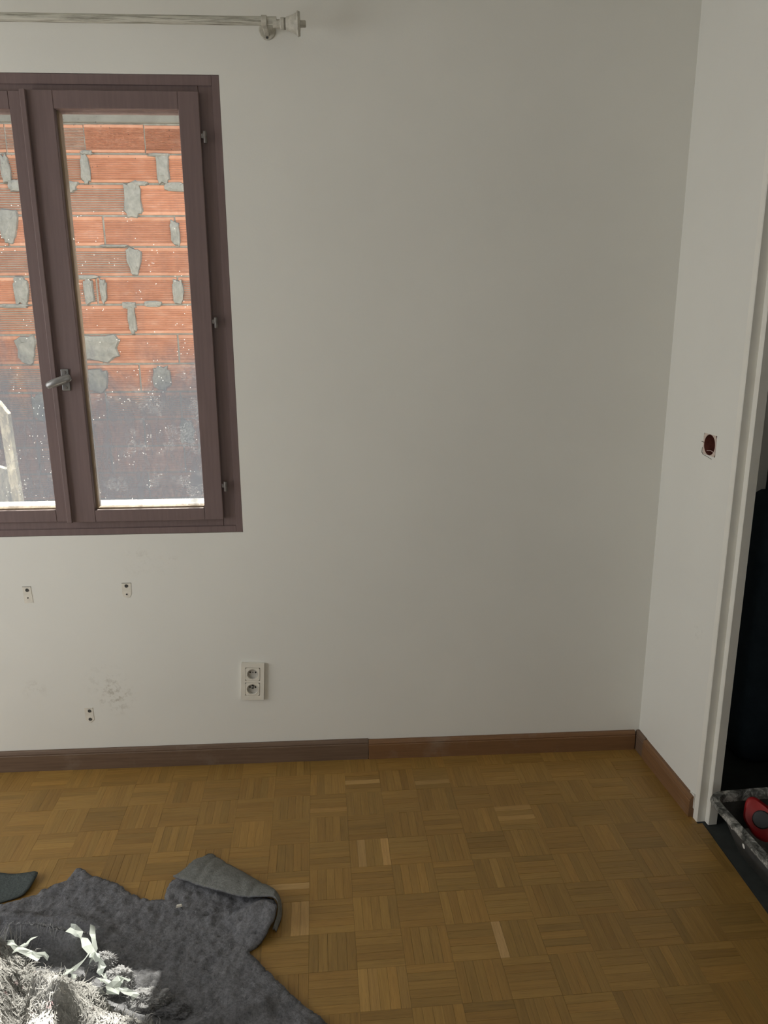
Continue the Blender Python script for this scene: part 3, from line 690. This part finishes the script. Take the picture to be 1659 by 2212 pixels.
# ------------------------------------------------------------------ felt on the floor
def seg_dist(px, py, pl):
    best = np.full(px.shape, 9.0); tt = np.zeros(px.shape); L = 0
    for (x0, y0), (x1, y1) in zip(pl, pl[1:]):
        dx, dy = x1-x0, y1-y0; l2 = dx*dx+dy*dy; t = np.clip(((px-x0)*dx+(py-y0)*dy)/l2, 0, 1)
        d = np.hypot(px-x0-t*dx, py-y0-t*dy); best = np.minimum(best, d)
    return best
def sheet(name, poly, hf, thick, res, mats, parent=None, jag=.0, zmin=.0004, bottom=None):
    poly = list(poly); P = np.array(poly); x0, y0 = P.min(0)-res; x1, y1 = P.max(0)+res
    xs = np.arange(x0, x1+res, res); ys = np.arange(y0, y1+res, res); X, Y = np.meshgrid(xs, ys, indexing='ij')
    ins = inside(X, Y, poly); cell = ins[:-1, :-1] & ins[1:, :-1] & ins[1:, 1:] & ins[:-1, 1:]
    nx, ny = X.shape; used = np.zeros(X.shape, bool)
    for a in (0, 1):
        for b in (0, 1): used[a:nx-1+a, b:ny-1+b] |= cell
    cnt = np.zeros(X.shape, int)
    for a in (0, 1):
        for b in (0, 1): cnt[a:nx-1+a, b:ny-1+b] += cell
    bd_ = used & (cnt < 4)
    for i, j in zip(*np.nonzero(bd_)):               # pull the rim onto the outline
        px, py = X[i, j], Y[i, j]; best = 9; bp = (px, py)
        for k in range(len(poly)):
            (ax, ay), (bx, by) = poly[k], poly[(k+1) % len(poly)]; dx, dy = bx-ax, by-ay
            t = min(1, max(0, ((px-ax)*dx+(py-ay)*dy)/(dx*dx+dy*dy))); qx, qy = ax+t*dx, ay+t*dy; d = math.hypot(px-qx, py-qy)
            if d < best: best, bp = d, (qx, qy)
        if best < res*1.6: X[i, j], Y[i, j] = bp[0]+random.uniform(-jag, jag), bp[1]+random.uniform(-jag, jag)
    idx = -np.ones(X.shape, int); idx[used] = np.arange(used.sum())
    px, py = X[used], Y[used]; Zt = hf(px, py); n = len(px)
    Zb = np.maximum(zmin, Zt-thick) if bottom is None else np.minimum(bottom(px, py)+.0065, Zt-.0015)
    v = np.r_[np.c_[px, py, Zt], np.c_[px, py, Zb]]
    c = np.argwhere(cell); a = idx[c[:, 0], c[:, 1]]; b = idx[c[:, 0]+1, c[:, 1]]; cc = idx[c[:, 0]+1, c[:, 1]+1]; d = idx[c[:, 0], c[:, 1]+1]
    f = np.c_[a, b, cc, d].tolist()+np.c_[d, cc, b, a].__add__(n).tolist()
    nt_ = len(a); edges = {}
    for q in f[:nt_]:
        for k in range(4):
            e_ = (q[k], q[(k+1) % 4]); edges[e_] = 1
    side = [(e_[1], e_[0], e_[0]+n, e_[1]+n) for e_ in edges if (e_[1], e_[0]) not in edges]
    o = from_py(name, v.tolist(), f+side, mats, parent, True)
    if isinstance(mats, (list, tuple)) and len(mats) > 1:
        mi = np.zeros(len(o.data.polygons), np.int32); mi[nt_:] = 1; o.data.polygons.foreach_set('material_index', mi)
    return o
def ridge(px, py, pl, w, h): return h*np.exp(-(seg_dist(px, py, pl)/w)**2)
def bump2(px, py, x, y, rx, ry, h): return h*np.exp(-((px-x)/rx)**2-((py-y)/ry)**2)
HEAP = [(-.98, 1.60), (-.90, 1.592), (-.844, 1.585), (-.784, 1.548), (-.745, 1.497), (-.70, 1.462), (-.663, 1.449), (-.61, 1.428), (-.568, 1.404), (-.53, 1.365), (-.491, 1.338), (-.45, 1.328), (-.417, 1.312), (-.37, 1.290), (-.315, 1.240), (-.285, 1.12), (-.31, .95), (-.42, .72), (-1.05, .70), (-1.1, 1.3)]
def felt_h(px, py):
    h = .0085 + .0045*fbm(px, py, 34, 5, 3.1) + .004*fbm(px, py, 6, 3, 8.2) - .005*np.clip(fbm(px, py, 48, 3, 6.6)-.2, 0, 1) + .0022*fbm(px, py, 95, 3, 2.2)
    h += bump2(px, py, -.75, 1.35, .35, .22, .040)                                 # lifted by what lies under the heap
    h += ridge(px, py, [(-.95, 1.66), (-.86, 1.685), (-.79, 1.665), (-.70, 1.66), (-.62, 1.62)], .022, .020)   # soft folds
    h += ridge(px, py, [(-.83, 1.60), (-.76, 1.592), (-.70, 1.575), (-.655, 1.545), (-.63, 1.555)], .016, .055)   # upturned lip behind the heap
    h += ridge(px, py, [(-.60, 1.40), (-.50, 1.355), (-.42, 1.325)], .02, .03)
    h += ridge(px, py, [(-.40, 1.31), (-.33, 1.335), (-.25, 1.36), (-.20, 1.385)], .022, .022)
    h += ridge(px, py, [(-.30, 1.20), (-.24, 1.27), (-.18, 1.32), (-.10, 1.33)], .025, .020)
    h += ridge(px, py, [(-.36, 1.655), (-.325, 1.668), (-.30, 1.662)], .010, .012)
    # lobe whose far end lifts into the fold
    t = np.clip(1-np.hypot((px+.205)/.10, (py-1.645)/.085), 0, 1); h += .040*t**.8
    h += .012*np.clip(1-seg_dist(px, py, [(-.305, 1.64), (-.275, 1.655), (-.215, 1.672)])/.018, 0, 1)
    # slit beside the lobe
    h -= .010*np.exp(-(seg_dist(px, py, [(-.37, 1.672), (-.32, 1.679), (-.27, 1.692)])/.006)**2)
    e_ = np.array([1.0]); return np.maximum(h, .003)
jagged = []
for k in range(len(FELT)):
    a, b = FELT[k], FELT[(k+1) % len(FELT)]; torn = k < 18
    jagged.append(a); L = math.hypot(b[0]-a[0], b[1]-a[1]); m = int(L/.014)
    for q in range(1, m):
        t = q/m; w_ = (.0065 if torn else .0016); jagged.append((a[0]+(b[0]-a[0])*t+random.uniform(-w_, w_), a[1]+(b[1]-a[1])*t+random.uniform(-w_, w_)))
ff = empty('felt_mat', (-.45, 1.3, 0)); tag(ff, 'torn dark grey felt underlay spread on the parquet with one corner folded back', 'felt')
fo = Vector((.45, -1.3, 0))
o = sheet('felt_sheet', jagged, felt_h, .008, .005, 'felt', ff); o.location = fo
# folded-back strip showing its pale underside
low = [(-.477, 1.796), (-.427, 1.770), (-.366, 1.738), (-.293, 1.699), (-.248, 1.686), (-.205, 1.681), (-.188, 1.668), (-.185, 1.640), (-.196, 1.612)]
upr = [(-.397, 1.913), (-.374, 1.892), (-.352, 1.871), (-.292, 1.821), (-.242, 1.776), (-.204, 1.743), (-.183, 1.705), (-.176, 1.655), (-.187, 1.610)]
lz = [.028, .030, .034, .042, .047, .050, .048, .034, .012]; uz = [.006, .006, .007, .010, .014, .018, .020, .014, .006]
def catm(P, m):
    P = [np.array(p, float) for p in P]; outp = []
    for i in range(len(P)-1):
        p0, p1, p2, p3 = P[max(i-1, 0)], P[i], P[i+1], P[min(i+2, len(P)-1)]
        for k in range(m):
            t = k/m; outp.append(.5*((2*p1)+(-p0+p2)*t+(2*p0-5*p1+4*p2-p3)*t*t+(-p0+3*p1-3*p2+p3)*t**3))
    outp.append(P[-1]); return outp
A = catm([(*p, z) for p, z in zip(low, lz)], 8); B = catm([(*p, z) for p, z in zip(upr, uz)], 8)
NS, NT = len(A), 17; v = []; f = []
for i in range(NS):
    for j in range(NT):
        t = j/(NT-1); q = A[i]*(1-t)+B[i]*t; q[2] += .010*math.sin(math.pi*t)*(1 if i < 44 else .4)
        if i == 0: q[0] += random.uniform(-.004, .004); q[1] += random.uniform(-.004, .004)
        q[2] += .0018*mnoise.fractal((q[0]*30, q[1]*30, 2.2), .6, 2, 3)
        # creases across the strip
        for cs in (8, 15, 24, 31):
            d = (i-cs-4*(t-.5)*(1 if cs % 2 else -1)); q[2] -= .0030*math.exp(-(d/.8)**2)*(1 if cs != 24 or t < .6 else .2)
        v.append(tuple(q))
nv = len(v); v += [(x, y, max(.0006, z-.005)) for x, y, z in v]
ed = {}
for i in range(NS-1):
    for j in range(NT-1):
        q = (i*NT+j, (i+1)*NT+j, (i+1)*NT+j+1, i*NT+j+1); f.append(q)
        for k in range(4): ed[(q[k], q[(k+1) % 4])] = 1
ntop = len(f); f += [tuple(nv+k for k in q[::-1]) for q in f]; f += [(b, a, a+nv, b+nv) for a, b in ed if (b, a) not in ed]
o = from_py('folded_flap', v, f, ['feltback', 'felt'], ff, True); o.location = fo; o['label'] = 'pale grey underside of the folded-back felt corner'
mi = np.ones(len(f), np.int32); mi[:ntop] = 0; o.data.polygons.foreach_set('material_index', mi)

# dark rubbery offcut
DM = [(-1.06, 1.88), (-.975, 1.870), (-.946, 1.863), (-.907, 1.858), (-.864, 1.858), (-.861, 1.840), (-.865, 1.800), (-.873, 1.776), (-.893, 1.766), (-.924, 1.755), (-1.06, 1.72)]
o = sheet('mat_offcut', DM, lambda x, y: .006+.010*np.clip((x+.93)/.07, 0, 1)*np.clip((y-1.74)/.1, 0, 1)+.001*fbm(x, y, 18, 3, 5.), .004, .006, 'mat'); tag(o, 'flat dark green-grey mat offcut lying beside the torn felt edge', 'mat')

# ------------------------------------------------------------------ fluffy off-white heap
def heap_h(px, py):
    d = np.clip(seg_dist(px, py, HEAP+[HEAP[0]])/.10, 0, 1)
    h = .012+.10*d**.6
    h += ridge(px, py, [(-.86, 1.50), (-.80, 1.40), (-.74, 1.28), (-.70, 1.15)], .05, .045)
    h += ridge(px, py, [(-.68, 1.40), (-.60, 1.345), (-.52, 1.285), (-.44, 1.25), (-.36, 1.21)], .03, .045)
    h += ridge(px, py, [(-.60, 1.33), (-.62, 1.22), (-.66, 1.10)], .03, .030)
    h -= ridge(px, py, [(-.72, 1.40), (-.69, 1.28), (-.67, 1.16)], .024, .060)
    h -= ridge(px, py, [(-.58, 1.30), (-.55, 1.22), (-.57, 1.10)], .030, .065)
    h += .016*fbm(px, py, 16, 4, 4.4)*d + .008*fbm(px, py, 55, 4, 1.7)
    return np.maximum(h, felt_h(px, py)+.0105)
hp = empty('fibre_heap', (-.70, 1.2, .01)); tag(hp, 'heap of shaggy off-white fibre lying on the grey felt, sunlit', 'fibre heap')
ho = Vector((.70, -1.2, -.01))
hj = []
for k in range(len(HEAP)):
    a, b = HEAP[k], HEAP[(k+1) % len(HEAP)]; hj.append(a); m = max(2, int(math.hypot(b[0]-a[0], b[1]-a[1])/.012))
    hj += [(a[0]+(b[0]-a[0])*q/m+random.uniform(-.006, .006), a[1]+(b[1]-a[1])*q/m+random.uniform(-.006, .006)) for q in range(1, m)]
o = sheet('heap_body', hj, heap_h, .2, .006, 'fluff', hp, 0, .012, felt_h); o.location = ho
# loose strands combed down the slopes
def strands(N, xr, yr, poly, hf, lmin, lmax, w0, w1, seed, clump=.3):
    r = np.random.default_rng(seed); x = r.uniform(*xr, N*4); y = r.uniform(*yr, N*4); k = inside(x, y, poly); x, y = x[k][:N], y[k][:N]; n = len(x)
    e_ = .006; gx = (hf(x+e_, y)-hf(x-e_, y))/(2*e_); gy = (hf(x, y+e_)-hf(x, y-e_))/(2*e_)
    ang = np.arctan2(-gy, -gx)+r.normal(0, .75, n); L = r.uniform(lmin, lmax, n); w = r.uniform(w0, w1, n); M_ = 5
    v = np.zeros((n, M_, 2, 3)); cx, cy = x.copy(), y.copy(); curl = r.normal(0, .45, n); lift = r.uniform(.001, .012, n)
    for m in range(M_):
        hz = hf(cx, cy)+lift*np.sin(math.pi*(m+.3)/M_)+.001
        ww = w*(1-.75*(m/(M_-1))**2); sxn, syn = -np.sin(ang), np.cos(ang); tw = r.normal(0, .35, n)
        v[:, m, 0] = np.c_[cx+sxn*ww/2, cy+syn*ww/2, hz+ww*tw*.5]; v[:, m, 1] = np.c_[cx-sxn*ww/2, cy-syn*ww/2, hz-ww*tw*.5]
        cx = cx+np.cos(ang)*L/(M_-1); cy = cy+np.sin(ang)*L/(M_-1); ang = ang+curl
    V = v.reshape(-1, 3); f = []
    for q in range(n):
        b = q*M_*2
        for m in range(M_-1): f.append((b+2*m, b+2*m+1, b+2*m+3, b+2*m+2))
    return V, f
V, f = strands(15000, (-.98, -.28), (.85, 1.6), HEAP, heap_h, .012, .040, .0010, .0032, 11)
o = from_py('fibre_strands', V.tolist(), f, 'fluff', hp, True); o.location = ho; o['kind'] = 'stuff'
# fringe of the upturned lip and tufts, grey
CREST = [(-.835, 1.602), (-.76, 1.590), (-.70, 1.574), (-.660, 1.552), (-.63, 1.545), (-.62, 1.565), (-.66, 1.585), (-.74, 1.612), (-.83, 1.615)]
V, f = strands(420, (-.84, -.6), (1.5, 1.62), CREST, felt_h, .008, .020, .0010, .0024, 5)
o = from_py('fringe_strands', V.tolist(), f, 'fluffgrey', ff, True); o.location = fo; o['kind'] = 'stuff'
def tuft(name, c, rad, seed, mat, nstr=900):
    bm = bmesh.new(); bmesh.ops.create_icosphere(bm, subdivisions=5, radius=1.0)
    for q in bm.verts:
        d = q.co.normalized(); k = 1+.30*mnoise.fractal(d*1.7+Vector((seed, 0, 0)), .6, 2, 3)+.16*mnoise.fractal(d*7+Vector((seed, 3, 0)), .7, 2, 4)
        q.co = Vector((d.x*rad[0], d.y*rad[1], max(-.35, d.z)*rad[2]))*k
    r = random.Random(seed)
    for _ in range(nstr):
        a, z = r.uniform(0, 6.28), r.uniform(-.2, 1); s = math.sqrt(1-min(1, z*z)); d = Vector((s*math.cos(a)*rad[0], s*math.sin(a)*rad[1], max(z, -.3)*rad[2])); t = Vector((r.uniform(-1, 1), r.uniform(-1, 1), r.uniform(-.5, .3))).normalized()
        l_ = r.uniform(.003, .007); p0 = d*r.uniform(.95, 1.05); p1 = p0+t*l_+d*.03; p2 = p0+t*l_*1.9; sd = d.cross(t).normalized()*.0006
        q = [bm.verts.new(x) for x in (p0+sd, p0-sd, p1-sd, p1+sd, p2)]; bm.faces.new(q[:4]); bm.faces.new((q[3], q[2], q[4]))
    me = bpy.data.meshes.new(name); bm.to_mesh(me); bm.free(); me.polygons.foreach_set('use_smooth', [True]*len(me.polygons))
    o = link(name, me, mat, ff); o.location = Vector(c)+fo; return o
tuft('fluff_tuft', (-.527, 1.440, .040), (.034, .027, .034), 3, 'fluffgrey')
tuft('fluff_tuft', (-.455, 1.405, .028), (.050, .026, .020), 9, 'fluffgrey')
tuft('fluff_tuft', (-.580, 1.503, .036), (.026, .018, .026), 17, 'fluffgrey')
tuft('fluff_tuft', (-.395, 1.375, .020), (.040, .018, .014), 29, 'felt', 300)
ch = from_py('paint_chip', [(-.452, 1.690, .018), (-.436, 1.693, .0185), (-.437, 1.699, .019), (-.451, 1.697, .0185), (-.451, 1.691, .0225), (-.438, 1.6935, .023), (-.4385, 1.698, .0235), (-.450, 1.696, .023)], [(0, 3, 2, 1), (4, 5, 6, 7), (0, 1, 5, 4), (1, 2, 6, 5), (2, 3, 7, 6), (3, 0, 4, 7)], 'white')
tag(ch, 'small white paint chip lying on the felt near the folded corner', 'paint chip')
# torn pale plastic film
def shred(pts, w, seed):
    r = random.Random(seed+40); w *= 1.05; P = catm(pts, 2); v = []; f = []; a = r.uniform(0, 6); wob = [r.uniform(-.004, .004) for _ in range(3)]
    for i, p in enumerate(P):
        p = Vector(p)+Vector((r.uniform(-.004, .004), r.uniform(-.004, .004), r.uniform(-.002, .005))); p.z = max(p.z, max(float(felt_h(np.array([p.x+dx]), np.array([p.y+dy]))[0]) for dx in (-.01, 0, .01) for dy in (-.01, 0, .01))+w*.70+.003)
        t = (Vector(P[min(i+1, len(P)-1)])-Vector(P[max(i-1, 0)])).normalized(); n1 = t.orthogonal().normalized(); n2 = t.cross(n1); a += r.uniform(-.7, .8)
        d = n1*math.cos(a)+n2*math.sin(a); e1, e2 = (r.uniform(.45, 1.25)*w for _ in (0, 1))
        v += [p+d*e1/2, p+n2*w*r.uniform(-.3, .3), p-d*e2/2]
    for i in range(len(P)-1):
        b = 3*i
        for k in (0, 1):
            f += [(b+k, b+k+1, b+k+4), (b+k, b+k+4, b+k+3)]
    o = from_py('plastic_shred', v, f, 'shred', hp); o.location = ho
SH = [([(-.675, 1.555, .07), (-.640, 1.535, .085), (-.610, 1.505, .085), (-.590, 1.480, .075)], .020), ([(-.622, 1.575, .060), (-.612, 1.545, .085), (-.598, 1.505, .080), (-.60, 1.475, .07)], .016),
      ([(-.60, 1.487, .085), (-.625, 1.450, .080), (-.655, 1.425, .085)], .020), ([(-.592, 1.480, .085), (-.566, 1.455, .085), (-.560, 1.430, .085)], .020), ([(-.563, 1.438, .08), (-.548, 1.418, .085), (-.53, 1.405, .08)], .018),
      ([(-.557, 1.415, .085), (-.535, 1.395, .095), (-.512, 1.385, .085)], .018), ([(-.53, 1.375, .09), (-.500, 1.378, .105), (-.488, 1.395, .10)], .030), ([(-.79, 1.50, .12), (-.765, 1.475, .125), (-.745, 1.468, .12), (-.70, 1.45, .11)], .014),
      ([(-.755, 1.545, .075), (-.757, 1.515, .085), (-.765, 1.49, .10)], .022), ([(-.725, 1.455, .125), (-.70, 1.445, .125), (-.675, 1.442, .118)], .012), ([(-.625, 1.40, .12), (-.605, 1.392, .125), (-.60, 1.38, .12)], .012), ([(-.505, 1.37, .095), (-.48, 1.36, .10), (-.46, 1.345, .09)], .016)]
for i, (p_, w_) in enumerate(SH): shred(p_, w_, i)

# ------------------------------------------------------------------ mortar tub with a red tool, in the doorway
tb = empty('mortar_tub', (1.292, 1.600, 0), (0, 0, math.radians(4))); tag(tb, 'black rubber mortar tub with plaster-smeared rim standing in the doorway', 'tub')
def rrect(hx, hy, r, z, n=6):
    o = []
    for cx, cy, a0 in ((hx-r, hy-r, 0), (-hx+r, hy-r, 90), (-hx+r, -hy+r, 180), (hx-r, -hy+r, 270)):
        for k in range(n+1): a = math.radians(a0+90*k/n); o.append((cx+r*math.cos(a), cy+r*math.sin(a), z))
    return o
def loft(rings, name, mat, parent, cap0=False, cap1=False):
    v = []; f = []; n = len(rings[0])
    for r_ in rings: v += r_
    for l in range(len(rings)-1):
        for k in range(n): f.append((l*n+k, l*n+(k+1) % n, (l+1)*n+(k+1) % n, (l+1)*n+k))
    if cap0: f.append(tuple(range(n))[::-1])
    if cap1: f.append(tuple((len(rings)-1)*n+k for k in range(n)))
    o = from_py(name, v, f, mat, parent, True)
    try: o.data.set_sharp_from_angle(angle=math.radians(45))
    except Exception: pass
    return o
loft([rrect(.150, .255, .05, .001), rrect(.160, .265, .05, .006), rrect(.212, .300, .045, .138), rrect(.206, .294, .042, .138), rrect(.155, .258, .045, .014), rrect(.150, .253, .045, .012)], 'tub_body', 'tub', tb, True, True)
loft([rrect(.2055, .2935, .042, .128), rrect(.154, .257, .045, .0145)], 'lightened_inner_wall', 'plaster', tb)  # paler wall layer stands in for light falling inside the tub
loft([rrect(.212, .300, .045, .130), rrect(.228, .312, .048, .133), rrect(.232, .316, .05, .142), rrect(.229, .313, .048, .151), rrect(.212, .298, .044, .153), rrect(.206, .292, .042, .146), rrect(.205, .291, .042, .128)], 'rim', 'rim', tb)
loft([rrect(.158, .262, .045, .0145), rrect(.145, .24, .045, .022), rrect(.08, .15, .04, .027)], 'plaster_residue', 'plaster', tb, False, True)
for i, (y, z) in enumerate(((.17, .075), (.05, .05), (.215, .105))):
    x = -(.160+.052*(z-.006)/.132)-.0015; v = []; n = 10
    for k in range(n): a = 2*math.pi*k/n; v.append((x-.0004+(.004*math.sin(a)*-.35), y+.006*math.cos(a), z+.008*math.sin(a)))
    v.append((x-.003, y, z)); from_py('plaster_splash', v, [(k, (k+1) % n, n) for k in range(n)], 'sill', tb)
rd = empty('red_tool', (1.157, 1.805, .030)); tag(rd, 'red plastic tool with a round black cap lying inside the mortar tub', 'tool')
Q = (Vector((-.55, -.62, .56))).normalized().to_track_quat('Z', 'Y').to_matrix().to_4x4()
prof = []
for k in range(40):
    a = 2*math.pi*k/40; r_ = .040+.016*max(0, math.cos(a-2.2))**8+.026*max(0, math.cos(a+.9))**3; prof.append((r_*math.cos(a), r_*math.sin(a)))
v = []; f = []
for s_, z in ((.80, -.020), (1, -.010), (1, .010), (.84, .018)): v += [(x*s_, y*s_, z) for x, y in prof]
n = 40
for l in range(3):
    for k in range(n): f.append((l*n+k, l*n+(k+1) % n, (l+1)*n+(k+1) % n, (l+1)*n+k))
f.append(tuple(range(n))[::-1]); f.append(tuple(3*n+k for k in range(n)))
o = from_py('tool_body', v, f, 'red', rd, True); o.matrix_local = Matrix.Translation((0, 0, .098)) @ Q
try: o.data.set_sharp_from_angle(angle=math.radians(50))
except Exception: pass
mb = MB(); mb.lathe([(.024, .015), (.0245, .024), (.022, .027), (.012, .028)], Matrix.Translation((.010, -.004, 0)), 28); o = mb.build('cap', 'black', rd, True); o.matrix_local = Matrix.Translation((0, 0, .098)) @ Q

MB().tube([(.018, -.004, .082), (.050, -.045, .050), (.095, -.110, .018), (.125, -.150, .014)], [.024, .021, .018, .014], 14).build('grip', 'red', rd, True)

# ------------------------------------------------------------------ closet contents: grey cupboard front, navy bag
cp = empty('cupboard', (1.85, 2.70, 0)); tag(cp, 'grey closet cupboard front with a horizontal joint behind the navy bag', 'cupboard')
MB().box(-.42, .42, -.05, .13, .0, 2.2).build('carcass', 'closet', cp)
for z0, z1 in ((.02, .945), (.952, 2.18)): MB().box(-.41, .41, -.070, -.0505, z0, z1, .002).build('panel', 'closet', cp)
nb = empty('navy_bag', (1.60, 2.36, 0)); tag(nb, 'dark navy cloth bag standing upright in the closet behind the tub', 'bag')
bm = bmesh.new(); bmesh.ops.create_cube(bm, size=1)
bmesh.ops.subdivide_edges(bm, edges=bm.edges[:], cuts=9, use_grid_fill=True)
for q in bm.verts:
    x, y, z = q.co; p_ = 12; nrm = (abs(2*x)**p_+abs(2*y)**p_+abs(2*z)**p_)**(1/p_); k = 1/max(nrm, 1e-6)*max(abs(2*x), abs(2*y), abs(2*z)) if nrm > 0 else 1
    q.co = Vector((x*k*.54, y*k*.26, (z*k+.5)*.945)); q.co += Vector((0, 1, 0))*.012*mnoise.fractal(Vector((x*4, 2, z*5)), .6, 2, 3)
    q.co.z = max(q.co.z, .0)
me = bpy.data.meshes.new('bag_body'); bm.to_mesh(me); bm.free(); me.polygons.foreach_set('use_smooth', [True]*len(me.polygons)); link('bag_body', me, 'navy', nb)
MB().tube([(-.02, -.10, .93), (-.02, -.11, .97), (.06, -.115, .99), (.14, -.11, .97), (.14, -.10, .93)], .010, 8).build('carry_strap', 'navy', nb, True)
# ------------------------------------------------------------------ end
bpy.context.view_layer.update()
